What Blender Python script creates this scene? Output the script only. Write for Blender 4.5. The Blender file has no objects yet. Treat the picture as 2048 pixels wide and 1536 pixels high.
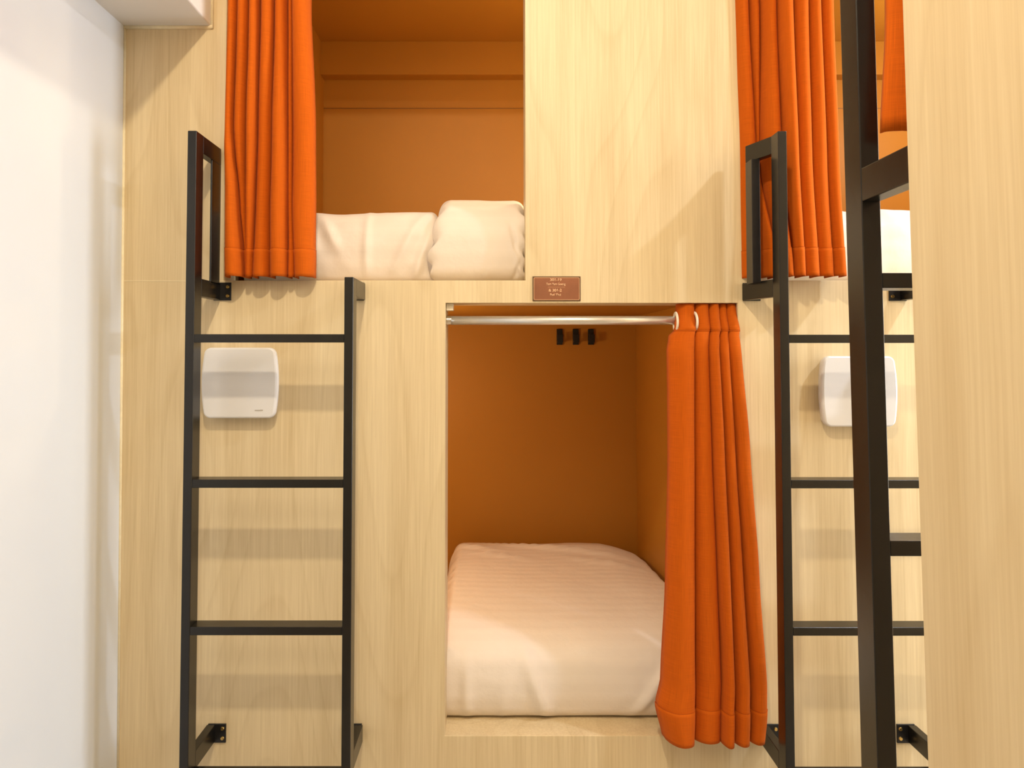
import bpy, bmesh, math, random
from mathutils import Vector, Matrix, noise

# ------------------------------------------------------------------ units
# The room was measured from image pixels in camera-centred units (x right, y into the room, z from
# camera height), then scaled about the camera: one unit is 1.3 m and the camera stands 1.5 m high.
S = 1.3  # scales the whole scene about the camera
CAM_H = 1.5
FLOOR = -CAM_H / S
CEIL = 1.46
WALL = 1.68          # front plane of the bunk wall
LAD = 1.53           # front of the ladders


def P(x, y, z):
    return Vector((x * S, y * S, z * S + CAM_H))


C = bpy.context.scene.collection
scene = bpy.context.scene

# ------------------------------------------------------------------ camera
W_PX, H_PX, F_PX, PITCH = 2048, 1536, 1470.0, 0.033
cam_d = bpy.data.cameras.new('camera')
cam = bpy.data.objects.new('camera', cam_d)
C.objects.link(cam)
cam.location = P(0, 0, 0)
cam.rotation_euler = (math.pi / 2 + PITCH, 0, 0)
cam_d.sensor_fit = 'HORIZONTAL'
cam_d.sensor_width = 36.0
cam_d.lens = 36.0 * F_PX / W_PX
cam_d.shift_x = (1024 - 985) / W_PX
cam_d.shift_y = -(768 - (702 - F_PX * math.tan(PITCH))) / W_PX
cam_d.clip_start = 0.02
scene.camera = cam

# ------------------------------------------------------------------ world, lights, exposure
world = bpy.data.worlds.new('world')
scene.world = world
world.use_nodes = True
bg = world.node_tree.nodes['Background']
bg.inputs[0].default_value = (1.0, 0.93, 0.82, 1)
bg.inputs[1].default_value = 0.25

scene.view_settings.view_transform = 'Standard'
scene.view_settings.look = 'None'
scene.view_settings.exposure = -0.13
scene.view_settings.gamma = 1.0
scene.view_settings.use_curve_mapping = False


def area(name, loc, target, sx, sy, power, color, shape='RECTANGLE'):
    d = bpy.data.lights.new(name, 'AREA')
    d.shape = shape
    d.size = sx * S
    if shape in ('RECTANGLE', 'ELLIPSE'):
        d.size_y = sy * S
    d.energy = power
    d.color = color
    o = bpy.data.objects.new(name, d)
    C.objects.link(o)
    a, b = P(*loc), P(*target)
    o.location = a
    o.rotation_euler = (b - a).to_track_quat('-Z', 'Y').to_euler()
    return o


WARM = (1.0, 0.80, 0.55)
# ceiling downlight above the photographer: gives the crisp rung shadows
area('downlight', (-0.10, 0.18, 1.42), (-0.10, 0.6, 0), 0.09, 0.09, 42, (1.0, 0.84, 0.60), 'DISK')
# downlight in the corridor to the right
area('downlight', (1.7, 0.95, 1.42), (1.7, 0.98, 0), 0.09, 0.09, 48, (0.74, 0.84, 1.0), 'DISK')
# broad soft fill added behind the photographer to raise the ambient light
area('ambient_fill', (-0.15, -0.45, 1.42), (-0.15, 0.75, -0.6), 1.2, 1.2, 34, (1.0, 0.89, 0.73))
# daylight from the window at the far right end of the corridor
area('window_daylight', (2.66, 1.28, 0.10), (-0.85, 1.40, -0.05), 0.60, 1.7, 76, (0.80, 0.89, 1.0))


def berth_fill(loc, power, color=(1.0, 0.78, 0.50)):
    """small unseen fill light added to brighten the inside of a bunk"""
    d = bpy.data.lights.new('bunk_fill', 'POINT')  # added fill light, no lamp fixture modelled
    d.energy = power
    d.color = color
    d.shadow_soft_size = 0.05
    o = bpy.data.objects.new('bunk_fill', d)
    C.objects.link(o)
    o.location = P(*loc)


berth_fill((0.34, 1.92, 0.62), 14)
berth_fill((-0.44, 2.05, -0.15), 12)
berth_fill((1.50, 2.10, 0.85), 20, (1.0, 0.92, 0.80))


# ------------------------------------------------------------------ materials
def new_mat(name):
    m = bpy.data.materials.new(name)
    m.use_nodes = True
    nt = m.node_tree
    return m, nt, nt.nodes['Principled BSDF']


def N(nt, t, **kw):
    n = nt.nodes.new(t)
    for k, v in kw.items():
        if k.startswith('i_'):
            n.inputs[k[2:].replace('_', ' ')].default_value = v
        else:
            setattr(n, k, v)
    return n


def ramp(nt, stops):
    r = nt.nodes.new('ShaderNodeValToRGB')
    cr = r.color_ramp
    while len(cr.elements) < len(stops):
        cr.elements.new(0.5)
    for e, (p, c) in zip(cr.elements, stops):
        e.position = p
        e.color = c if len(c) == 4 else (*c, 1)
    return r


def wood_mat(name, light, dark, along='z', seed=0.0):
    """pale laminate with fine vertical streaks and long cathedral figures"""
    m, nt, b = new_mat(name)
    tc = N(nt, 'ShaderNodeTexCoord')
    def mapping(sc, off=(0, 0, 0)):
        mp = N(nt, 'ShaderNodeMapping')
        mp.inputs['Scale'].default_value = sc
        mp.inputs['Location'].default_value = off
        nt.links.new(tc.outputs['Object'], mp.inputs['Vector'])
        return mp
    if along == 'z':
        s1, s2, s3 = (70, 70, 1.6), (1.6, 1.6, 0.28), (16, 16, 0.7)
    else:
        s1, s2, s3 = (1.6, 70, 70), (0.28, 1.6, 1.6), (0.7, 16, 16)
    n1 = N(nt, 'ShaderNodeTexNoise'); n1.inputs['Scale'].default_value = 2.2
    n1.inputs['Detail'].default_value = 4; n1.inputs['Roughness'].default_value = 0.65
    nt.links.new(mapping(s1, (seed, seed * 2, 0)).outputs[0], n1.inputs['Vector'])
    n3 = N(nt, 'ShaderNodeTexNoise'); n3.inputs['Scale'].default_value = 1.0
    n3.inputs['Detail'].default_value = 3
    nt.links.new(mapping(s3, (seed * 3, 1, seed)).outputs[0], n3.inputs['Vector'])
    # cathedral figure: contour lines of a slow stretched noise
    n2 = N(nt, 'ShaderNodeTexNoise'); n2.inputs['Scale'].default_value = 1.5
    n2.inputs['Detail'].default_value = 1.5; n2.inputs['Roughness'].default_value = 0.35
    nt.links.new(mapping(s2, (seed, 4, seed * 5)).outputs[0], n2.inputs['Vector'])
    mu = N(nt, 'ShaderNodeMath', operation='MULTIPLY'); mu.inputs[1].default_value = 17
    nt.links.new(n2.outputs['Fac'], mu.inputs[0])
    fr = N(nt, 'ShaderNodeMath', operation='FRACT')
    nt.links.new(mu.outputs[0], fr.inputs[0])
    rr = ramp(nt, [(0.0, (0, 0, 0)), (0.75, (0.12, 0.12, 0.12)), (0.93, (1, 1, 1)), (1.0, (0, 0, 0))])
    nt.links.new(fr.outputs[0], rr.inputs[0])
    a = N(nt, 'ShaderNodeMath', operation='MULTIPLY'); a.inputs[1].default_value = 0.16
    nt.links.new(rr.outputs[0], a.inputs[0])
    r1 = ramp(nt, [(0.32, (0, 0, 0)), (0.72, (1, 1, 1))])
    nt.links.new(n1.outputs['Fac'], r1.inputs[0])
    b1 = N(nt, 'ShaderNodeMath', operation='MULTIPLY_ADD'); b1.inputs[1].default_value = 0.42
    nt.links.new(r1.outputs[0], b1.inputs[0]); nt.links.new(a.outputs[0], b1.inputs[2])
    r3 = ramp(nt, [(0.35, (0, 0, 0)), (0.7, (1, 1, 1))])
    nt.links.new(n3.outputs['Fac'], r3.inputs[0])
    c1 = N(nt, 'ShaderNodeMath', operation='MULTIPLY_ADD'); c1.inputs[1].default_value = 0.32
    c1.use_clamp = True
    nt.links.new(r3.outputs[0], c1.inputs[0]); nt.links.new(b1.outputs[0], c1.inputs[2])
    col = ramp(nt, [(0.0, light), (1.0, dark)])
    nt.links.new(c1.outputs[0], col.inputs[0])
    nt.links.new(col.outputs[0], b.inputs['Base Color'])
    b.inputs['Roughness'].default_value = 0.42
    b.inputs['Specular IOR Level'].default_value = 0.35
    return m


def plain(name, color, rough=0.5, metal=0.0, spec=0.5, nscale=None, namp=0.04, bump=0.0):
    m, nt, b = new_mat(name)
    b.inputs['Roughness'].default_value = rough
    b.inputs['Metallic'].default_value = metal
    b.inputs['Specular IOR Level'].default_value = spec
    tc = N(nt, 'ShaderNodeTexCoord')
    n = N(nt, 'ShaderNodeTexNoise')
    n.inputs['Scale'].default_value = nscale or 6.0
    n.inputs['Detail'].default_value = 4
    nt.links.new(tc.outputs['Object'], n.inputs['Vector'])
    lo = tuple(max(0, c * (1 - namp)) for c in color)
    hi = tuple(min(1, c * (1 + namp)) for c in color)
    r = ramp(nt, [(0.3, lo), (0.7, hi)])
    nt.links.new(n.outputs['Fac'], r.inputs[0])
    nt.links.new(r.outputs[0], b.inputs['Base Color'])
    if bump:
        bp = N(nt, 'ShaderNodeBump'); bp.inputs['Strength'].default_value = bump
        bp.inputs['Distance'].default_value = 0.002
        nt.links.new(n.outputs['Fac'], bp.inputs['Height'])
        nt.links.new(bp.outputs[0], b.inputs['Normal'])
    return m


def linen_mat(name, base, weave=1500.0):
    """orange linen-look cloth: slubby warp and weft"""
    m, nt, b = new_mat(name)
    tc = N(nt, 'ShaderNodeTexCoord')
    outs = []
    for sc in ((weave, weave, 18.0), (30.0, 30.0, weave)):
        mp = N(nt, 'ShaderNodeMapping'); mp.inputs['Scale'].default_value = sc
        nt.links.new(tc.outputs['UV'], mp.inputs['Vector'])
        n = N(nt, 'ShaderNodeTexNoise'); n.inputs['Scale'].default_value = 1.0
        n.inputs['Detail'].default_value = 3
        nt.links.new(mp.outputs[0], n.inputs['Vector'])
        outs.append(n)
    # UV is (metres along cloth, height): warp = u*weave, weft = v*weave
    for n, sc in zip(outs, ((weave, 14.0, 1), (22.0, weave, 1))):
        n.inputs['Vector'].links[0].from_node.inputs['Scale'].default_value = sc
    ad = N(nt, 'ShaderNodeMath', operation='ADD')
    nt.links.new(outs[0].outputs['Fac'], ad.inputs[0])
    nt.links.new(outs[1].outputs['Fac'], ad.inputs[1])
    hf = N(nt, 'ShaderNodeMath', operation='MULTIPLY'); hf.inputs[1].default_value = 0.5
    nt.links.new(ad.outputs[0], hf.inputs[0])
    dk = tuple(c * 0.82 for c in base); lt = tuple(min(1, c * 1.14) for c in base)
    r = ramp(nt, [(0.36, dk), (0.64, lt)])
    nt.links.new(hf.outputs[0], r.inputs[0])
    nt.links.new(r.outputs[0], b.inputs['Base Color'])
    bp = N(nt, 'ShaderNodeBump'); bp.inputs['Strength'].default_value = 0.25
    bp.inputs['Distance'].default_value = 0.001
    nt.links.new(hf.outputs[0], bp.inputs['Height'])
    nt.links.new(bp.outputs[0], b.inputs['Normal'])
    b.inputs['Roughness'].default_value = 0.9
    b.inputs['Specular IOR Level'].default_value = 0.12
    b.inputs['Sheen Weight'].default_value = 0.06
    b.inputs['Sheen Roughness'].default_value = 0.5
    b.inputs['Sheen Tint'].default_value = (1.0, 0.6, 0.45, 1)
    return m


def bedding_mat(name, stripes=True, base=(0.80, 0.705, 0.61)):
    m, nt, b = new_mat(name)
    tc = N(nt, 'ShaderNodeTexCoord')
    sep = N(nt, 'ShaderNodeSeparateXYZ')
    nt.links.new(tc.outputs['UV'], sep.inputs[0])
    mu = N(nt, 'ShaderNodeMath', operation='MULTIPLY'); mu.inputs[1].default_value = 2 * math.pi / 0.05
    nt.links.new(sep.outputs['Y'], mu.inputs[0])
    sn = N(nt, 'ShaderNodeMath', operation='SINE')
    nt.links.new(mu.outputs[0], sn.inputs[0])
    r = ramp(nt, [(0.42, tuple(c * 0.985 for c in base)), (0.58, base)])
    mr = N(nt, 'ShaderNodeMapRange'); mr.inputs['From Min'].default_value = -1
    nt.links.new(sn.outputs[0], mr.inputs['Value'])
    nt.links.new(mr.outputs[0], r.inputs[0])
    if stripes:
        nt.links.new(r.outputs[0], b.inputs['Base Color'])
        rr = N(nt, 'ShaderNodeMapRange'); rr.inputs['To Min'].default_value = 0.42; rr.inputs['To Max'].default_value = 0.66
        nt.links.new(mr.outputs[0], rr.inputs['Value'])
        nt.links.new(rr.outputs[0], b.inputs['Roughness'])
    else:
        b.inputs['Base Color'].default_value = (*base, 1); b.inputs['Roughness'].default_value = 0.6
    n = N(nt, 'ShaderNodeTexNoise'); n.inputs['Scale'].default_value = 14
    n.inputs['Detail'].default_value = 5
    nt.links.new(tc.outputs['Object'], n.inputs['Vector'])
    bp = N(nt, 'ShaderNodeBump'); bp.inputs['Strength'].default_value = 0.25
    bp.inputs['Distance'].default_value = 0.012
    nt.links.new(n.outputs['Fac'], bp.inputs['Height'])
    bp2 = N(nt, 'ShaderNodeBump'); bp2.inputs['Strength'].default_value = 0.12
    bp2.inputs['Distance'].default_value = 0.004
    nt.links.new(mr.outputs[0], bp2.inputs['Height'])
    nt.links.new(bp.outputs[0], bp2.inputs['Normal'])
    nt.links.new((bp2 if stripes else bp).outputs[0], b.inputs['Normal'])
    b.inputs['Specular IOR Level'].default_value = 0.3
    b.inputs['Sheen Weight'].default_value = 0.15
    return m


M = {}
M['wood'] = wood_mat('pale_wood_laminate', (0.78, 0.64, 0.405), (0.54, 0.395, 0.205), seed=1.3)
M['wood_near'] = wood_mat('pale_wood_laminate_near', (0.79, 0.65, 0.42), (0.60, 0.45, 0.24), seed=7.7)
M['wood_base'] = wood_mat('pale_wood_edge', (0.78, 0.64, 0.42), (0.62, 0.46, 0.26), along='x', seed=3.1)
M['brown'] = plain('tan_brown_laminate', (0.45, 0.202, 0.022), rough=0.5, nscale=1.5, namp=0.05, spec=0.3)
M['white_wall'] = plain('white_gloss_paint', (0.72, 0.75, 0.79), rough=0.16, nscale=2.0, namp=0.015, spec=0.5)
M['white_matt'] = plain('white_matt_paint', (0.80, 0.77, 0.72), rough=0.7, nscale=3.0, namp=0.02)
M['caulk'] = plain('cream_sealant', (0.85, 0.74, 0.50), rough=0.5, nscale=60, namp=0.05, bump=0.4)
M['floor'] = plain('grey_beige_floor_tile', (0.42, 0.36, 0.28), rough=0.45, nscale=3, namp=0.1)
M['steel'] = plain('black_painted_steel', (0.006, 0.005, 0.004), rough=0.27, nscale=40, namp=0.35, spec=0.5, bump=0.1)
M['plate'] = plain('black_steel_plate', (0.006, 0.005, 0.005), rough=0.4, nscale=30, namp=0.2)
M['brass'] = plain('brass_screw', (0.75, 0.52, 0.18), rough=0.25, metal=1.0, nscale=20)
M['orange'] = linen_mat('orange_linen', (0.53, 0.100, 0.004))
M['orange_dark'] = linen_mat('orange_linen_seam', (0.44, 0.08, 0.003))
M['ring'] = plain('cream_plastic_ring', (0.86, 0.78, 0.62), rough=0.35, nscale=10, namp=0.02)
M['alu'] = plain('satin_aluminium', (0.80, 0.78, 0.74), rough=0.32, metal=0.75, nscale=25, namp=0.03)
M['chrome'] = plain('chrome', (0.75, 0.72, 0.66), rough=0.12, metal=1.0, nscale=25, namp=0.02)
M['abs'] = plain('white_plastic', (0.74, 0.72, 0.71), rough=0.3, nscale=4, namp=0.01, spec=0.5)
M['greyprint'] = plain('grey_print', (0.42, 0.38, 0.33), rough=0.5, nscale=10)
M['bed'] = bedding_mat('white_striped_satin')
M['black'] = plain('matt_black_plastic', (0.004, 0.004, 0.005), rough=0.5, nscale=10)
M['copper'] = plain('brown_sign_face', (0.30, 0.115, 0.055), rough=0.35, nscale=9, namp=0.22, metal=0.25)
M['sign_edge'] = plain('dark_brown_sign_edge', (0.12, 0.055, 0.018), rough=0.4, nscale=20)
M['gold'] = plain('pale_gold_lettering', (0.85, 0.52, 0.28), rough=0.4, metal=0.2, nscale=20)
m, nt, b = new_mat('daylight_pane')
tc = N(nt, 'ShaderNodeTexCoord'); gr = N(nt, 'ShaderNodeTexNoise'); gr.inputs['Scale'].default_value = 1.2
nt.links.new(tc.outputs['Object'], gr.inputs['Vector'])
rp = ramp(nt, [(0.3, (0.80, 0.90, 1.0)), (0.7, (0.9, 0.96, 1.0))])
nt.links.new(gr.outputs['Fac'], rp.inputs[0])
nt.links.new(rp.outputs[0], b.inputs['Emission Color'])
b.inputs['Emission Strength'].default_value = 2.0
M['pane'] = m


# ------------------------------------------------------------------ helpers
def thing(name, label, cat, base, group=None):
    o = bpy.data.objects.new(name, None)
    C.objects.link(o)
    o.empty_display_size = 0.05
    o.location = P(*base)
    o['label'] = label
    o['category'] = cat
    if group:
        o['group'] = group
    return o


def tag(o, label, cat, group=None):
    o['label'] = label
    o['category'] = cat
    if group:
        o['group'] = group
    return o


def world_loc(o):
    v = Vector((0, 0, 0))
    while o:
        v += o.location
        o = o.parent
    return v


def obj(name, bm, mat, parent=None, smooth=False, base=None, bevel=0.0, label=None):
    """link a bmesh drawn in camera-centred units as one mesh object in metres"""
    for v in bm.verts:
        v.co = P(*v.co)
    org = world_loc(parent) if parent else (P(*base) if base else Vector((0, 0, 0)))
    loc = Vector((0, 0, 0)) if parent else org
    bmesh.ops.translate(bm, verts=bm.verts, vec=-org)
    bmesh.ops.recalc_face_normals(bm, faces=bm.faces)
    me = bpy.data.meshes.new(name)
    bm.to_mesh(me)
    bm.free()
    me.materials.append(mat)
    o = bpy.data.objects.new(name, me)
    C.objects.link(o)
    o.location = loc
    if parent:
        o.parent = parent
    if smooth:
        me.polygons.foreach_set('use_smooth', [True] * len(me.polygons))
    if bevel:
        md = o.modifiers.new('bevel', 'BEVEL')
        md.width = bevel * S
        md.segments = 3
        md.limit_method = 'ANGLE'
        md.harden_normals = False
    if label:
        o['label'] = label
    return o


def struct(name, bm, mat, **kw):
    o = obj(name, bm, mat, **kw)
    o['kind'] = 'structure'
    return o


def box(bm, x0, x1, y0, y1, z0, z1, shear=None):
    vs = [bm.verts.new((x, y, z)) for z in (z0, z1) for y in (y0, y1) for x in (x0, x1)]
    for f in ((0, 1, 3, 2), (4, 6, 7, 5), (0, 4, 5, 1), (2, 3, 7, 6), (0, 2, 6, 4), (1, 5, 7, 3)):
        bm.faces.new([vs[i] for i in f])
    if shear:
        for v in vs:
            v.co = shear(v.co)
    return vs


def B(*a, **k):
    bm = bmesh.new()
    box(bm, *a, **k)
    return bm


def cyl(bm, a, b, r, seg=24, r2=None):
    a, b = Vector(a), Vector(b)
    q = (b - a).to_track_quat('Z', 'Y')
    r2 = r if r2 is None else r2
    A, D = [], []
    for i in range(seg):
        t = 2 * math.pi * i / seg
        d = q @ Vector((math.cos(t), math.sin(t), 0))
        A.append(bm.verts.new(a + d * r))
        D.append(bm.verts.new(b + d * r2))
    for i in range(seg):
        j = (i + 1) % seg
        bm.faces.new((A[i], A[j], D[j], D[i]))
    bm.faces.new(A[::-1])
    bm.faces.new(D)


def torus(bm, c, R, r, axis, seg=40, sub=12, flat=1.0):
    q = Vector(axis).to_track_quat('Z', 'Y')
    rings = []
    for i in range(seg):
        t = 2 * math.pi * i / seg
        ring = []
        for k in range(sub):
            s = 2 * math.pi * k / sub
            rad = R + r * math.cos(s)
            ring.append(bm.verts.new(Vector(c) + q @ Vector((rad * math.cos(t), rad * math.sin(t), r * flat * math.sin(s)))))
        rings.append(ring)
    for i in range(seg):
        for k in range(sub):
            a, b2 = rings[i], rings[(i + 1) % seg]
            bm.faces.new((a[k], b2[k], b2[(k + 1) % sub], a[(k + 1) % sub]))


def panel_with_holes(xs, zs, holes, y0, y1):
    """slab between y0 and y1 with rectangular openings"""
    bm = bmesh.new()
    vt = {}
    def v(i, j, k):
        if (i, j, k) not in vt:
            vt[(i, j, k)] = bm.verts.new((xs[i], (y0, y1)[k], zs[j]))
        return vt[(i, j, k)]
    def solid(i, j):
        if i < 0 or j < 0 or i >= len(xs) - 1 or j >= len(zs) - 1:
            return False
        cx, cz = (xs[i] + xs[i + 1]) / 2, (zs[j] + zs[j + 1]) / 2
        return not any(a < cx < b and c < cz < d for a, b, c, d in holes)
    for i in range(len(xs) - 1):
        for j in range(len(zs) - 1):
            if not solid(i, j):
                continue
            bm.faces.new((v(i, j, 0), v(i + 1, j, 0), v(i + 1, j + 1, 0), v(i, j + 1, 0)))
            bm.faces.new((v(i, j, 1), v(i, j + 1, 1), v(i + 1, j + 1, 1), v(i + 1, j, 1)))
            for di, dj, p, q in ((-1, 0, (i, j), (i, j + 1)), (1, 0, (i + 1, j), (i + 1, j + 1)),
                                 (0, -1, (i, j), (i + 1, j)), (0, 1, (i, j + 1), (i + 1, j + 1))):
                if not solid(i + di, j + dj):
                    bm.faces.new((v(*p, 0), v(*q, 0), v(*q, 1), v(*p, 1)))
    return bm


# ------------------------------------------------------------------ the setting
XR = 2.75            # far end of the corridor
YB = -1.25          # wall behind the photographer
OPP = 0.717         # front plane of the opposite bunk block
UL = (-0.6165, 0.0755, 0.1615, 1.115)
LL = (-0.1075, 0.561, -0.864, 0.110)
UR = (0.585, 1.277, 0.1615, 1.115)

struct('floor', B(-1.0, XR + 0.1, YB - 0.1, WALL, FLOOR - 0.08, FLOOR), M['floor'])
struct('ceiling', B(-1.0, XR + 0.1, YB - 0.1, WALL + 1.2, CEIL, CEIL + 0.08), M['white_matt'])
lean_l = lambda c: Vector((c.x - 0.0072 * c.z, c.y, c.z))
struct('wall_left', B(-0.95, -0.8476, YB - 0.1, WALL + 0.1, FLOOR, CEIL, shear=lean_l), M['white_wall'])
struct('wall_front', B(-1.0, XR + 0.1, YB - 0.1, YB, FLOOR, CEIL), M['white_matt'])
xs = sorted({-0.86, XR, UL[0], UL[1], LL[0], LL[1], UR[0], UR[1]})
zs = sorted({FLOOR, CEIL, LL[2], LL[3], UL[2], UL[3]})
struct('wall_back', panel_with_holes(xs, zs, [UL, LL, UR], WALL, WALL + 0.10), M['wood'], bevel=0.0008)
struct('trim_1', B(-0.852, UL[0], WALL - 0.0006, WALL, 0.1598, 0.1610), M['caulk'])
# opposite bunk block: its pale end panel is the near right edge of the view
lean_r = lambda c: Vector((c.x - 0.0147 * c.z, c.y, c.z))
struct('wall_right', B(0.411, XR, YB, OPP, FLOOR, CEIL, shear=lean_r), M['wood_near'], bevel=0.001)
# white boxed soffit along the left wall, with its sealant bead
struct('ceiling_soffit', B(-0.90, -0.652, YB, WALL, 0.752, CEIL), M['white_matt'], bevel=0.004)
bm = bmesh.new()
cyl(bm, (-0.8535, WALL - 0.001, 0.750), (-0.648, WALL - 0.001, 0.750), 0.005, 10)
cyl(bm, (-0.650, WALL - 0.001, 0.746), (-0.650, WALL - 0.001, 1.2), 0.004, 10)
struct('trim_2', bm, M['caulk'], smooth=True)
bm = bmesh.new()
cyl(bm, (-0.8535 + 0.002, WALL - 0.001, 0.75), (-0.839, WALL - 0.001, FLOOR), 0.0032, 10)
struct('trim_3', bm, M['caulk'], smooth=True)
# end wall with the window that lights the corridor from the right
struct('wall_end', B(XR, XR + 0.1, OPP - 0.1, WALL + 0.1, FLOOR, CEIL), M['white_matt'])
w = struct('window_1', B(XR - 0.02, XR, 0.78, 1.62, -0.65, 1.15), M['white_matt'])
p = obj('pane', B(XR - 0.026, XR - 0.02, 0.82, 1.58, -0.61, 1.11), M['pane'], w)


# ------------------------------------------------------------------ alcoves
def alcove(label, x0, x1, z0, z1, depth0=WALL + 0.10, depth1=2.68, beam=True):
    t = thing('bunk_alcove', label, 'bunk', ((x0 + x1) / 2, depth0, z0), 'brown-lined sleeping alcoves in the bunk wall')
    th = 0.018
    obj('back_panel', B(x0 - th, x1 + th, depth1, depth1 + th, z0 - th, z1 + th), M['brown'], t)
    obj('side_panel', B(x0 - th, x0, depth0, depth1, z0 - th, z1 + th), M['brown'], t)
    obj('side_panel', B(x1, x1 + (0.06 if not beam else th), depth0, depth1, z0 - th, z1 + th), M['brown'], t)
    obj('ceiling_panel', B(x0, x1, depth0, depth1, z1, z1 + th), M['brown'], t)
    obj('base_panel', B(x0, x1, depth0, depth1, z0 - th, z0), M['wood_base'], t)
    if beam:
        obj('bulkhead', B(x0, x1, depth1 - 0.055, depth1, 0.999, z1), M['brown'], t, bevel=0.001)
        obj('joint_strip', B(x0, x1, depth1 - 0.0008, depth1, 0.8925, 0.8940), M['sign_edge'], t)
    return t


a_ul = alcove('brown-lined upper bunk alcove half covered by the left orange curtain', -0.622, 0.50, 0.1615, 1.121)
obj('socket_board', B(-0.622, -0.616, 2.20, 2.50, 0.20, 0.70), M['brown'], a_ul)
alcove('brown-lined lower bunk alcove with three black hooks on its back wall', -0.60, 0.523, -0.864, 0.125, beam=False)
alcove('brown-lined upper bunk alcove at the right, behind the black ladders', 0.580, 1.70, 0.1615, 1.121)


# ------------------------------------------------------------------ ladders
TW = 0.0187      # tube width seen from the front


def ladder(label, xl, xr, y, sgn, z_shift, t=0.0385, standoff=0.15, skew=0.0, loop=True, lean=0.0, flat_back=False, tube=TW):
    """xl/xr outer faces of the two rails; y front face; sgn +1: the wall is at larger y.
    the rail at xl carries the hand loop"""
    zb = FLOOR
    yw = y + sgn * standoff                      # wall plane
    base = ((xl + xr) / 2, y, FLOOR)
    L = thing('bunk_ladder', label, 'ladder', base, 'black steel bunk ladders')
    def yy(a, b2):
        a, b2 = y + sgn * a, y + sgn * b2
        return min(a, b2), max(a, b2)
    bv = 0.0014
    up = lambda c: Vector((c.x - lean * c.z, c.y, c.z))
    d = 1 if xr > xl else -1
    l0, l1 = sorted((xl, xl + d * tube))
    r0, r1 = sorted((xr - d * tube, xr))
    top_l, top_r = (0.463 if loop else 1.10) + z_shift, 0.1545 + z_shift
    obj('rail', B(l0, l1, *yy(0, t), zb, top_l, shear=up), M['steel'], L, bevel=bv)
    obj('rail', B(r0, r1, *yy(0, t), zb, top_r, shear=up), M['steel'], L, bevel=bv)
    for k in range(4):
        z1 = 0.0350 - 0.3010 * k + z_shift
        obj('rung', B(min(l1, r0) if d > 0 else r1, max(l1, r0) if d > 0 else l0, *yy(0.0004, t - 0.0004), z1 - 0.0172, z1, shear=up), M['steel'], L, bevel=0.001)
    # hand loop: top arm, back post, lower arm
    def sk(c):
        f = max(0.0, min(1.0, (abs(c.y - y) - t) / 0.0385))
        return Vector((c.x + skew * f - lean * c.z, c.y, c.z))
    bm = bmesh.new()
    box(bm, l0 + .0002, l1 - .0002, *yy(t, (0.142 if flat_back else 0.115) if loop else standoff), top_l - 0.0385, top_l, shear=sk)
    if loop and flat_back:
        box(bm, l1 - .0042, l1 - .0002, *yy(0.0890, 0.142), 0.150 + z_shift, top_l - 0.0386, shear=sk)
    elif loop:
        box(bm, l0 + .0002, l1 - .0002, *yy(0.0765, 0.115), 0.150 + z_shift, top_l - 0.0386, shear=sk)
    obj('hand_loop' if loop else 'wall_arm', bm, M['steel'], L, bevel=bv)
    obj('wall_arm', B(l0 + .0002, l1 - .0002, *yy(t, standoff - 0.004), 0.1165 + z_shift, 0.1545 + z_shift, shear=sk), M['steel'], L, bevel=bv)
    obj('wall_arm', B(r0 + .0002, r1 - .0002, *yy(t, standoff - 0.004), 0.1165 + z_shift, top_r, shear=up), M['steel'], L, bevel=bv)
    za = -0.837 + z_shift
    obj('wall_arm', B(l0 + .0002, l1 - .0002, *yy(t, standoff - 0.004), za - 0.038, za, shear=up), M['steel'], L, bevel=bv)
    obj('wall_arm', B(r0 + .0002, r1 - .0002, *yy(t, standoff - 0.004), za - 0.038, za, shear=up), M['steel'], L, bevel=bv)
    for zt in (0.1565 + z_shift, za + 0.001):
        for inner, dd, s2 in ((l1 if d > 0 else l0, d, skew), (r0 if d > 0 else r1, -d, 0.0)):
            if zt < 0:
                s2 = 0.0
            a, b2 = sorted((inner - dd * 0.016 + s2, inner + dd * 0.024 + s2))
            pl = obj('wall_plate', B(a, b2, *yy(standoff - 0.004, standoff), zt - 0.041, zt), M['plate'], L, bevel=0.0006)
            for dz in (0.010, 0.031):
                sx = inner + dd * 0.0165 + s2
                bm = bmesh.new()
                y0 = y + sgn * (standoff - 0.004)
                cyl(bm, (sx, y0, zt - dz), (sx, y0 - sgn * 0.0022, zt - dz), 0.0044, 16, 0.0034)
                bm2 = bmesh.new()
                obj('screw', bm, M['brass'], pl)
                bm2.free()
    return L


ladder('left black steel ladder, its hand loop beside the upper left curtain',
       -0.6405, -0.2905, LAD, 1, 0.0, flat_back=True)
ladder('right black steel ladder on the far bunk wall, partly behind the thick near post',
       0.5995, 0.9495, LAD, 1, -0.001, skew=-0.0295)
# camera side face of the opposite block's ladder is at y=0.83; its tread face looks at the bunk wall
ladder('nearest black steel ladder, thick post rising out of view beside the pale end panel',
       0.4215, 0.7715, 0.83 + 0.0385, -1, 0.0535, loop=False, lean=0.012, tube=0.0215)


# ------------------------------------------------------------------ curtains
def lerp(a, b2, t):
    return a + (b2 - a) * t


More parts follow.
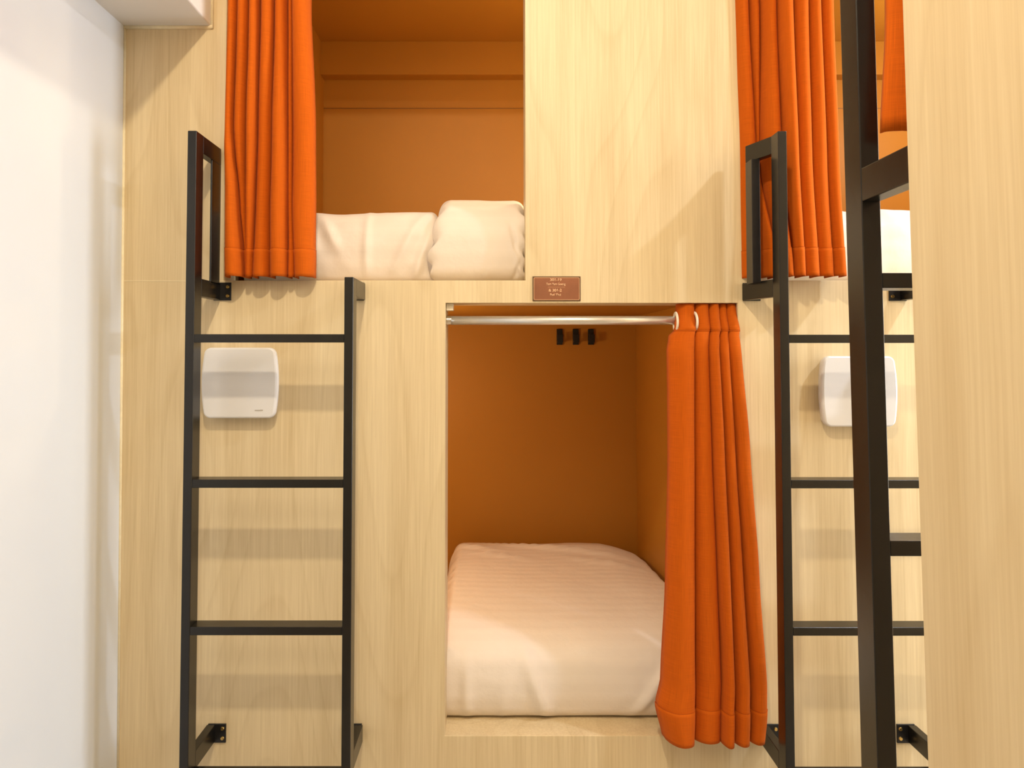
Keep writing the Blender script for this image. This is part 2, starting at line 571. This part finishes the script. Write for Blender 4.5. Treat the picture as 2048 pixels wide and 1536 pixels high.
def curtain(name, label, rows, depth, ybase, ztop, zbot, nz=70, hem=0.055, header=None, group='orange linen bunk curtains', wob=0.0025, seed=0.0, back=0.03, flip=1, ytilt=None, slant=0.0):
    """rows: [(z, [fold edges x...])] from the top down; depth(z) fold depth; ybase(z) plane of the fold roots"""
    rows = sorted(rows, key=lambda r: -r[0])
    nf = len(rows[0][1]) - 1
    def edges(z):
        if z >= rows[0][0]:
            return rows[0][1]
        for (z0, e0), (z1, e1) in zip(rows, rows[1:]):
            if z <= z0 and z >= z1:
                t = (z0 - z) / (z0 - z1)
                t = t * t * (3 - 2 * t) * 0.5 + t * 0.5
                return [lerp(a, b2, t) for a, b2 in zip(e0, e1)]
        return rows[-1][1]
    K = 14
    def section(z, off=0.0):
        e = edges(z)
        pts = []
        D0, yb = depth(z), ybase(z)
        for i in range(nf):
            w = e[i + 1] - e[i]
            cx = (e[i] + e[i + 1]) / 2
            yb = ybase(z) + (ytilt(cx) if ytilt else 0.0)
            D = D0 * (0.85 + 0.3 * noise.noise(Vector((i * 3.7 + seed, z * 1.4, 0)))) * (0.35 + 0.65 * min(1.0, max(0.0, (w - 0.008) / 0.014)))
            lean = 0.07 * noise.noise(Vector((i * 5.1 + seed, z * 2.1, 7)))
            rng = range(0, K + 1)
            for k in rng:
                t = k / K
                ang = math.pi * t
                s = math.sin(ang)
                x = cx - (w / 2) * math.cos(ang) * 0.95
                x += (lean + slant) * w * s * (0.5 + 0.5 * abs(math.cos(ang)))
                y = yb - D * (s ** 0.62 if s > 1e-6 else 0) * flip
                wv = wob * noise.noise(Vector((x * 18, z * 5 + seed, i)))
                pts.append((x + wv * 0.5, y + wv, z))
            if i < nf - 1:
                pts.append((e[i + 1], yb + back * flip, z))
        out = []
        n = len(pts)
        for j, (x, y, z_) in enumerate(pts):
            if off:
                a, c = pts[max(j - 1, 0)], pts[min(j + 1, n - 1)]
                tx, ty = c[0] - a[0], c[1] - a[1]
                l = math.hypot(tx, ty) or 1
                x, y = x + ty / l * off * flip, y - tx / l * off * flip
            out.append((x, y, z_))
        return out
    cx = (rows[0][1][0] + rows[0][1][-1]) / 2
    t = thing(name, label, 'curtain', (cx, ybase(zbot), zbot), group)
    def sheet(nm, za, zb, n, off, mat, lab=None):
        bm = bmesh.new()
        uvl = bm.loops.layers.uv.new('UVMap')
        grid, us = [], []
        for i in range(n + 1):
            z = lerp(za, zb, i / n)
            row = section(z, off)
            if zb == zbot and i == n:
                row = [(x, y, zz + 0.003 * noise.noise(Vector((x * 40, seed, 3)))) for x, y, zz in row]
            grid.append([bm.verts.new(p_) for p_ in row])
        u = [0.0]
        for a, c in zip(grid[0], grid[0][1:]):
            u.append(u[-1] + (c.co - a.co).length)
        for i in range(n):
            for j in range(len(grid[0]) - 1):
                f = bm.faces.new((grid[i][j], grid[i + 1][j], grid[i + 1][j + 1], grid[i][j + 1]))
                zz0, zz1 = lerp(za, zb, i / n), lerp(za, zb, (i + 1) / n)
                for lp, (uu, vv) in zip(f.loops, ((u[j], zz0), (u[j], zz1), (u[j + 1], zz1), (u[j + 1], zz0))):
                    lp[uvl].uv = (uu * S, vv * S)
        o = obj(nm, bm, mat, t, smooth=True)
        md = o.modifiers.new('solid', 'SOLIDIFY')
        md.thickness = 0.0022
        md.offset = 0
        if lab:
            o['label'] = lab
        return o
    sheet('cloth', ztop, zbot, nz, 0.0, M['orange'])
    if hem:
        sheet('hem', zbot + hem, zbot - 0.0006, 8, 0.0009, M['orange'])
        sheet('stitching', zbot + hem + 0.0007, zbot + hem, 1, 0.0012, M['orange_dark'])
    if header:
        sheet('header_tape', ztop + 0.001, ztop - header, 8, 0.0009, M['orange'])
        sheet('stitching', ztop - header, ztop - header - 0.0016, 1, 0.0010, M['orange_dark'])
    return t


def px(y, *v):
    """fold edges as image pixel columns, projected from the camera to x at depth y"""
    return [(a - 985.0) * y / 1470.0 for a in v]


# lower curtain, bunched at the right of the lower opening
def lc_y(z):
    t = min(1, max(0, (0.108 - z) / 0.12)); t = t * t * (3 - 2 * t)
    return lerp(1.715, 1.668, t) + lerp(0, -0.022, min(1, max(0, -z / 0.8)))
lc = curtain('bunk_curtain', 'orange linen curtain of the lower bunk, bunched at the right end of its rod',
        [(0.108, px(1.69, 1358, 1389, 1418, 1438, 1454, 1473)),
         (0.050, px(1.68, 1352, 1389, 1418, 1438, 1455, 1477)),
         (0.034, px(1.66, 1341, 1389, 1418, 1438, 1456, 1479)),
         (0.00, px(1.64, 1338, 1389, 1418, 1439, 1459, 1484)),
         (-0.22, px(1.64, 1337, 1385, 1420, 1444, 1466, 1495)),
         (-0.50, px(1.63, 1331, 1383, 1427, 1451, 1478, 1509)),
         (-0.72, px(1.62, 1320, 1382, 1433, 1456, 1488, 1522)),
         (-0.775, px(1.61, 1311, 1382, 1433, 1456, 1489, 1524)),
         (-0.846, px(1.60, 1328, 1381, 1434, 1457, 1489, 1521))],
        lambda z: lerp(0.034, 0.066, min(1, max(0, (0.1 - z) / 0.9))), lc_y, 0.108, -0.840, nz=90,
        hem=0.068, header=0.062, seed=1.0, slant=0.22)
for x_, y_, ax in ((0.4225, 1.694, (1, -0.03, 0.0)), (0.4650, 1.690, (1, 0.02, 0))):
    bm = bmesh.new()
    torus(bm, (x_, y_, 0.066), 0.0205, 0.0045, ax, flat=0.6)
    obj('eyelet_ring', bm, M['ring'], lc, smooth=True, label='cream plastic eyelet ring')

# upper left curtain
curtain('bunk_curtain', 'orange linen curtain of the upper left bunk, beside the left ladder',
        [(0.97, px(1.62, 441, 461, 486, 508, 536, 562, 572, 606)),
         (0.78, px(1.62, 440, 461.5, 485.5, 508, 536, 561, 571, 607)),
         (0.50, px(1.62, 439, 457, 482, 503, 532, 563, 573, 618)),
         (0.34, px(1.62, 441, 468, 482, 500, 530, 564, 574, 620)),
         (0.165, px(1.62, 442, 478, 481, 496, 531, 566, 580, 619))],
        lambda z: 0.058, lambda z: 1.672, 1.112, 0.1665, nz=60, hem=0.062, seed=5.0, back=0.02)
# upper right curtain
curtain('bunk_curtain', 'orange linen curtain of the upper right bunk, behind the right ladder',
        [(0.97, px(1.60, 1498, 1527, 1546, 1573, 1600, 1631, 1658, 1680)),
         (0.78, px(1.60, 1500, 1529, 1549, 1576, 1604, 1634, 1660, 1687)),
         (0.42, px(1.60, 1504, 1543, 1550, 1585, 1611, 1640, 1672, 1697)),
         (0.165, px(1.60, 1507, 1545, 1572, 1597, 1620, 1650, 1681, 1704))],
        lambda z: 0.052, lambda z: 1.705, 1.112, 0.1665, nz=60, hem=0.062, seed=9.0, back=0.02, slant=0.18,
        ytilt=lambda x: -0.05 * max(0.0, min(1.0, (x - 0.60) / 0.05)))
# curtain of the opposite block: only its lower corner shows
curtain('bunk_curtain', 'corner of an orange linen curtain hanging high beside the near black post',
        [(0.95, [0.452, 0.50, 0.55, 0.60, 0.66]),
         (0.37, [0.4405, 0.50, 0.55, 0.60, 0.66]),
         (0.24, [0.4325, 0.50, 0.55, 0.60, 0.66])],
        lambda z: 0.012, lambda z: 0.815, 1.0, 0.243, nz=40, hem=0.0, seed=13.0, back=0.003)

# ------------------------------------------------------------------ curtain rods
def rod(label, x0, x1, y, z, r, visible=True):
    t = thing('curtain_rod', label, 'curtain rod', ((x0 + x1) / 2, y, z - r), 'curtain rods of the bunk openings')
    bm = bmesh.new(); cyl(bm, (x0 + 0.012, y, z), (x1 - 0.004, y, z), r, 32)
    obj('tube', bm, M['alu'], t, smooth=True)
    bm = bmesh.new(); cyl(bm, (x0 + 0.0005, y, z), (x0 + 0.0118, y, z), r * 1.06, 32)
    obj('end_socket', bm, M['chrome'], t)
    bm = bmesh.new(); cyl(bm, (x1 - 0.0038, y, z), (x1 - 0.0005, y, z), r * 1.3, 32)
    obj('end_socket', bm, M['chrome'], t)
    return t


rod('satin aluminium rod across the top of the lower bunk opening', LL[0], LL[1], 1.712, 0.0712, 0.0102)
rod('rod carrying the upper left curtain, above the view', UL[0], UL[1], 1.712, 1.095, 0.0102)
rod('rod carrying the upper right curtain, above the view', UR[0], UR[1], 1.712, 1.095, 0.0102)
bm = bmesh.new()
box(bm, LL[0] + 0.0005, -0.0905, 1.695, 1.725, 0.0935, 0.1098)
o = obj('rod_bracket', bm, M['ring'], base=(-0.098, 1.71, 0.094), bevel=0.0015)
tag(o, 'small cream block in the top left corner of the lower bunk opening', 'bracket')


# ------------------------------------------------------------------ bedding
def rounded(x, x0, x1, r):
    """1 in the middle, falling to 0 over r at both ends (quarter-circle)"""
    d = min(x - x0, x1 - x)
    if d >= r:
        return 1.0
    d = max(d, 0.0) / r
    return max(0.0, 1 - (1 - d) ** 3) ** (1 / 3)


def bedding(name, label, cat, x0, x1, prof, group, nx=110, rx=0.05, wrinkle=0.006, seed=0.0, stretch=(6, 6, 6),
            edge_crumple=0.0, slump=None, extra=None, end_h=0.3, hem_lift=0.0, left_slant=0.0):
    """prof: closed side profile [(y,z)...] from the front bottom edge up, over and down to the back"""
    # resample the profile with Catmull-Rom smoothing
    pts = []
    n = len(prof)
    for i in range(n - 1):
        p0, p1, p2, p3 = prof[max(i - 1, 0)], prof[i], prof[i + 1], prof[min(i + 2, n - 1)]
        for k in range(10):
            t = k / 10
            q = []
            for a in range(2):
                q.append(0.5 * ((2 * p1[a]) + (-p0[a] + p2[a]) * t + (2 * p0[a] - 5 * p1[a] + 4 * p2[a] - p3[a]) * t * t
                                + (-p0[a] + 3 * p1[a] - 3 * p2[a] + p3[a]) * t ** 3))
            pts.append(q)
    pts.append(list(prof[-1]))
    zb = min(p_[1] for p_ in prof)
    yc = sum(p_[0] for p_ in pts) / len(pts)
    bm = bmesh.new()
    uvl = bm.loops.layers.uv.new('UVMap')
    V = [0.0]
    for a, c in zip(pts, pts[1:]):
        V.append(V[-1] + math.hypot(c[0] - a[0], c[1] - a[1]))
    grid = []
    for i in range(nx + 1):
        s = i / nx
        # denser columns near both ends so they round off
        s = 0.5 - 0.5 * math.cos(math.pi * s) if True else s
        x = lerp(x0, x1, s)
        g = rounded(x, x0, x1, rx)
        col = []
        for j, (y, z) in enumerate(pts):
            yy = yc + (y - yc) * (0.90 + 0.10 * g)
            zz = zb + (z - zb) * (end_h + (1 - end_h) * g)
            if slump:
                zz = zb + (zz - zb) * slump(x, y)
            nv = noise.noise(Vector((x * stretch[0] + seed, y * stretch[1], z * stretch[2])))
            nv2 = noise.ridged_multi_fractal(Vector((x * stretch[0] * 0.8 + seed + y * 2, y * stretch[1] * 0.8 - x, z * 7)), 0.9, 2.1, 3, 1.0, 2.0) - 1.0
            d = wrinkle * (nv + 0.35 * nv2)
            inner = min(1.0, (zz - zb) / 0.03)
            # push along the outward direction of the profile
            a, c = pts[max(j - 1, 0)], pts[min(j + 1, len(pts) - 1)]
            ty, tz = c[0] - a[0], c[1] - a[1]
            l = math.hypot(ty, tz) or 1
            ny, nz_ = -tz / l, ty / l
            if extra:
                d += extra(x, V[j], z)
            xx = x
            if edge_crumple:
                e = max(0.0, 1 - min(x - x0, x1 - x) / 0.04)
                xx += edge_crumple * e * noise.noise(Vector((seed, V[j] * 26, 2 + (x > (x0 + x1) / 2))))
            yy += ny * d * inner
            zz += nz_ * d * inner
            if hem_lift and j < 14:
                zz += hem_lift * (0.5 + 0.9 * noise.noise(Vector((x * 9, seed, 1)))) * (1 - j / 14)
            if zz < zb:
                zz = zb
            xx += left_slant * (zz - zb) / 0.21 * (x1 - x) / (x1 - x0)
            col.append(bm.verts.new((xx, yy, zz)))
        grid.append((x, col))
    m_ = len(pts)
    for i in range(nx):
        xa, A = grid[i]; xb, Bc = grid[i + 1]
        for j in range(m_ - 1):
            f = bm.faces.new((A[j], Bc[j], Bc[j + 1], A[j + 1]))
            for lp, (uu, vv) in zip(f.loops, ((xa, V[j]), (xb, V[j]), (xb, V[j + 1]), (xa, V[j + 1]))):
                lp[uvl].uv = (uu * S, vv * S)
        f = bm.faces.new((A[0], A[-1], Bc[-1], Bc[0]))
    bm.faces.new([v for v in grid[0][1]])
    bm.faces.new([v for v in grid[-1][1]][::-1])
    o = obj(name, bm, M['bed'], base=((x0 + x1) / 2, yc, zb), smooth=True)
    tag(o, label, cat, group)
    return o


def gauss(d, s):
    return math.exp(-(d / s) ** 2)


def lower_folds(x, v, z):
    d = 0.0
    # soft diagonal folds fanning up from the hem, and creases across the top
    for xc, slope, a, s, v0, v1 in ((0.14, -0.35, 0.012, 0.018, 0.0, 0.16), (0.30, 0.75, 0.010, 0.016, 0.02, 0.24),
                                    (0.40, 0.8, 0.007, 0.014, 0.0, 0.2), (-0.06, 0.0, 0.008, 0.014, 0.0, 0.14),
                                    (0.02, 0.1, 0.005, 0.016, 0.0, 0.12)):
        d += a * gauss(x - xc - slope * v, s) * gauss((v - (v0 + v1) / 2), (v1 - v0) / 1.7)
    for xc, vc, a, s, ln in ((0.02, 0.80, 0.006, 0.012, 0.10), (0.28, 0.86, 0.006, 0.014, 0.14), (0.12, 0.92, 0.005, 0.012, 0.16),
                             (0.34, 0.72, 0.005, 0.012, 0.12), (-0.06, 0.90, 0.006, 0.014, 0.08)):
        d += 1.9 * a * gauss(v - vc + 0.45 * (x - xc), s) * gauss(x - xc, ln)
    return d


bz = -0.8635
bedding('duvet', 'puffy white duvet filling the lower bunk opening', 'duvet', -0.139, 0.520,
        [(1.790, bz), (1.762, bz + 0.004), (1.747, bz + 0.030), (1.744, bz + 0.085), (1.762, bz + 0.140), (1.815, bz + 0.183),
         (1.92, bz + 0.205), (2.10, bz + 0.213), (2.30, bz + 0.212), (2.50, bz + 0.207), (2.60, bz + 0.185), (2.655, bz + 0.12), (2.66, bz + 0.02), (2.60, bz)],
        'white bedding in the bunks', nx=150, rx=0.045, wrinkle=0.0045, seed=3.0, stretch=(5, 5, 6), edge_crumple=0.020, hem_lift=0.006,
        slump=lambda x, y: 1.0 - 0.22 * max(0.0, (x - 0.36) / 0.16) ** 1.5 * max(0, min(1, (y - 1.9) / 0.6)) if x > 0.36 else 1.0, extra=lower_folds)


def up_folds(x, v, z):
    d = 0.0
    for xc, slope, a, s, vc, vs in ((-0.30, 0.0, 0.006, 0.008, 0.12, 0.10), (-0.22, 0.5, 0.009, 0.014, 0.12, 0.08), (-0.17, 0.35, 0.009, 0.012, 0.08, 0.08),
                                    (-0.36, -0.5, 0.008, 0.014, 0.16, 0.05), (-0.42, -0.4, 0.009, 0.016, 0.15, 0.05), (-0.13, 0.2, -0.010, 0.012, 0.06, 0.12)):
        d += a * gauss(x - xc - slope * (v - 0.1), s) * gauss(v - vc, vs)
    return d


uz = 0.1620
bedding('duvet', 'white duvet lying in the upper left bunk beside the curtain', 'duvet', -0.600, -0.125,
        [(1.80, uz), (1.765, uz + 0.003), (1.748, uz + 0.03), (1.746, uz + 0.10), (1.765, uz + 0.155), (1.82, uz + 0.181),
         (2.0, uz + 0.183), (2.4, uz + 0.180), (2.58, uz + 0.16), (2.63, uz + 0.08), (2.60, uz)],
        'white bedding in the bunks', nx=110, rx=0.03, wrinkle=0.006, seed=11.0, stretch=(9, 5, 8), extra=up_folds)


def pil_folds(x, v, z):
    d = 0.0
    for xc, slope, a, s, vc, vs in ((0.0, 0.5, 0.004, 0.009, 0.04, 0.04), (-0.02, 0.6, 0.004, 0.008, 0.03, 0.04),
                                    (0.062, -0.3, 0.004, 0.008, 0.10, 0.05), (0.066, 0.4, -0.006, 0.006, 0.07, 0.03), (0.066, -0.3, -0.006, 0.006, 0.15, 0.03)):
        d += a * gauss(x - xc - slope * (v - 0.1), s) * gauss(v - vc, vs)
    return d


bedding('pillow', 'plump white pillow at the right end of the upper left bunk', 'pillow', -0.150, 0.079,
        [(1.80, uz), (1.755, uz + 0.003), (1.728, uz + 0.03), (1.722, uz + 0.10), (1.738, uz + 0.165), (1.79, uz + 0.205),
         (1.87, uz + 0.216), (2.0, uz + 0.205), (2.13, uz + 0.16), (2.18, uz + 0.08), (2.15, uz)],
        'white bedding in the bunks', nx=90, rx=0.036, wrinkle=0.0024, seed=21.0, stretch=(8, 6, 7), edge_crumple=0.022, extra=pil_folds, end_h=0.72, left_slant=0.022,
        slump=lambda x, y: 1.0)
bedding('duvet', 'white duvet in the upper right bunk, beside the near ladder post', 'duvet', 0.640, 1.25,
        [(1.80, uz), (1.765, uz + 0.003), (1.748, uz + 0.03), (1.746, uz + 0.10), (1.765, uz + 0.16), (1.82, uz + 0.188),
         (2.0, uz + 0.190), (2.4, uz + 0.18), (2.58, uz + 0.16), (2.63, uz + 0.08), (2.60, uz)],
        'white bedding in the bunks', nx=110, rx=0.04, wrinkle=0.007, seed=31.0, stretch=(12, 5, 8))

# ------------------------------------------------------------------ hooks in the lower alcove
for hx, lab in ((0.2443, 'left one of three black wall hooks in the lower bunk'),
                (0.3027, 'middle one of three black wall hooks in the lower bunk'),
                (0.3583, 'right one of three black wall hooks in the lower bunk')):
    bm = bmesh.new()
    box(bm, hx - 0.0105, hx + 0.0105, 2.672, 2.68, 0.0225, 0.080)
    t = obj('wall_hook', bm, M['black'], base=(hx, 2.68, 0.0225), bevel=0.0015)
    tag(t, lab, 'hook', 'black hooks on the back wall of the lower bunk')
    bm = bmesh.new()
    box(bm, hx - 0.010, hx + 0.010, 2.650, 2.672, 0.030, 0.037)
    box(bm, hx - 0.010, hx + 0.010, 2.644, 2.650, 0.030, 0.060)
    obj('peg', bm, M['black'], t, bevel=0.001)


# ------------------------------------------------------------------ white wall boxes
def wall_box(label, cx, cz, w=0.156, h=0.158):
    t = thing('switch_box', label, 'electrical box', (cx, WALL, cz - h / 2), 'white plastic boxes on the bunk wall')
    def outline(sc, bulge, r, n=8):
        """rounded square whose left and right sides bow outwards"""
        hw, hh = w / 2 * sc, h / 2 * sc
        pts = []
        for (sx, sz, a0) in ((1, 1, 0), (-1, 1, 90), (-1, -1, 180), (1, -1, 270)):
            for k in range(n + 1):
                a = math.radians(a0 + 90 * k / n)
                pts.append((sx * (hw - r) + r * math.cos(a), sz * (hh - r) + r * math.sin(a)))
            # straight runs between corners, finely divided so they can bow
            nxt = {0: (-1, 1), 90: (-1, -1), 180: (1, -1), 270: (1, 1)}[a0]
            p0 = pts[-1]
            a1 = math.radians(a0 + 90)
            p1 = (nxt[0] * (hw - r) + r * math.cos(a1), nxt[1] * (hh - r) + r * math.sin(a1))
            for k in range(1, 10):
                pts.append((lerp(p0[0], p1[0], k / 10), lerp(p0[1], p1[1], k / 10)))
        out = []
        for x, z in pts:
            x += math.copysign(bulge * (1 - (z / hh) ** 2), x) * min(1, abs(x) / hw)
            out.append((x, z))
        return out
    def loft(layers):
        bm = bmesh.new()
        rings = []
        for sc, y, bl, r in layers:
            rings.append([bm.verts.new((cx + a, y, cz + c)) for a, c in outline(sc, bl, r)])
        for A, D in zip(rings, rings[1:]):
            for i in range(len(A)):
                j = (i + 1) % len(A)
                bm.faces.new((A[i], A[j], D[j], D[i]))
        bm.faces.new(rings[0][::-1]); bm.faces.new(rings[-1])
        return bm
    obj('back_box', loft([(0.95, WALL, 0.006, 0.012), (0.97, WALL - 0.012, 0.006, 0.012)]), M['abs'], t)
    c = obj('cover', loft([(0.985, WALL - 0.0122, 0.007, 0.012), (1.0, WALL - 0.018, 0.008, 0.013), (1.0, WALL - 0.026, 0.008, 0.013),
                       (0.985, WALL - 0.0295, 0.007, 0.012), (0.955, WALL - 0.031, 0.006, 0.010)]), M['abs'], t)
    # illegible little grey maker's mark low on the right
    bm = bmesh.new()
    for k in range(6):
        x0 = cx + 0.036 + k * 0.0031
        box(bm, x0, x0 + 0.0024, WALL - 0.0316, WALL - 0.031, cz - 0.0625, cz - 0.0600 + 0.0004 * (k > 3))
    obj('print_mark', bm, M['greyprint'], t)
    return t


wall_box('white rounded plastic box on the pale wall behind the left ladder', -0.5675, -0.0715)
wall_box('white rounded plastic box on the pale wall behind the near black post', 0.8230, -0.0905)

# ------------------------------------------------------------------ name plate
sx0, sx1, sz0, sz1 = 0.0917, 0.2015, 0.1144, 0.1707
plate = obj('name_plate', B(sx0, sx1, WALL - 0.003, WALL, sz0, sz1), M['sign_edge'], base=((sx0 + sx1) / 2, WALL, sz0), bevel=0.0006)
tag(plate, 'small brown name plate with gold lettering above the lower bunk opening', 'sign')


def rrect(x0, x1, z0, z1, r, n=6):
    pts = []
    for (cx, cz, a0) in ((x1 - r, z1 - r, 0), (x0 + r, z1 - r, 90), (x0 + r, z0 + r, 180), (x1 - r, z0 + r, 270)):
        for k in range(n + 1):
            a = math.radians(a0 + 90 * k / n)
            pts.append((cx + r * math.cos(a), cz + r * math.sin(a)))
    return pts


def slab(pts, y0, y1):
    bm = bmesh.new()
    A = [bm.verts.new((x, y0, z)) for x, z in pts]
    D = [bm.verts.new((x, y1, z)) for x, z in pts]
    bm.faces.new(A); bm.faces.new(D[::-1])
    for i in range(len(A)):
        j = (i + 1) % len(A)
        bm.faces.new((A[i], D[i], D[j], A[j]))
    return bm


def frame(outer, inner, y0, y1):
    bm = bmesh.new()
    R = [[bm.verts.new((x, y, z)) for x, z in pts] for pts in (outer, inner) for y in (y0, y1)]
    n = len(outer)
    for i in range(n):
        j = (i + 1) % n
        for a, b2 in ((0, 2), (1, 3), (0, 1), (2, 3)):
            bm.faces.new((R[a][i], R[a][j], R[b2][j], R[b2][i]))
    return bm


yp = WALL - 0.003
obj('sign_face', slab(rrect(sx0 + 0.0026, sx1 - 0.0026, sz0 + 0.0026, sz1 - 0.0026, 0.003), yp - 0.0004, yp), M['copper'], plate)
obj('border_line', frame(rrect(sx0 + 0.0026, sx1 - 0.0026, sz0 + 0.0022, sz1 - 0.0026, 0.003),
                         rrect(sx0 + 0.0034, sx1 - 0.0034, sz0 + 0.0030, sz1 - 0.0034, 0.0024), yp - 0.0007, yp - 0.0004), M['gold'], plate)
obj('divider_line', B(0.127, 0.166, yp - 0.0007, yp - 0.0004, 0.1457, 0.1461), M['gold'], plate)


def text(body, cx, z0, height, width, mat, parent):
    cu = bpy.data.curves.new('lettering', 'FONT')
    cu.body = body
    cu.align_x = 'CENTER'
    cu.extrude = 0.0
    cu.offset = 0.018
    tmp = bpy.data.objects.new('tmp_text', cu)
    C.objects.link(tmp)
    bpy.context.view_layer.update()
    dg = bpy.context.evaluated_depsgraph_get()
    me = bpy.data.meshes.new_from_object(tmp.evaluated_get(dg))
    bpy.data.objects.remove(tmp)
    bm = bmesh.new()
    bm.from_mesh(me)
    bpy.data.meshes.remove(me)
    xs_ = [v.co.x for v in bm.verts]
    caps = [v.co.y for v in bm.verts]
    w0, w1 = min(xs_), max(xs_)
    hcap = 0.72
    for v in bm.verts:
        x, y = v.co.x, v.co.y
        v.co = Vector((cx + (x - (w0 + w1) / 2) * width / (w1 - w0), yp - 0.0006, z0 + y / hcap * height))
    r = bmesh.ops.extrude_face_region(bm, geom=bm.faces[:])
    bmesh.ops.translate(bm, verts=[e for e in r['geom'] if isinstance(e, bmesh.types.BMVert)], vec=(0, -0.0003, 0))
    return obj('lettering', bm, mat, parent)


text('301-19', 0.1447, 0.1600, 0.0062, 0.0262, M['gold'], plate)
text('Tom Yum Goong', 0.1447, 0.1505, 0.0055, 0.0440, M['gold'], plate)
text('& 301-2', 0.1430, 0.1356, 0.0065, 0.0300, M['gold'], plate)
text('Pad Thai', 0.1440, 0.1265, 0.0050, 0.0250, M['gold'], plate)
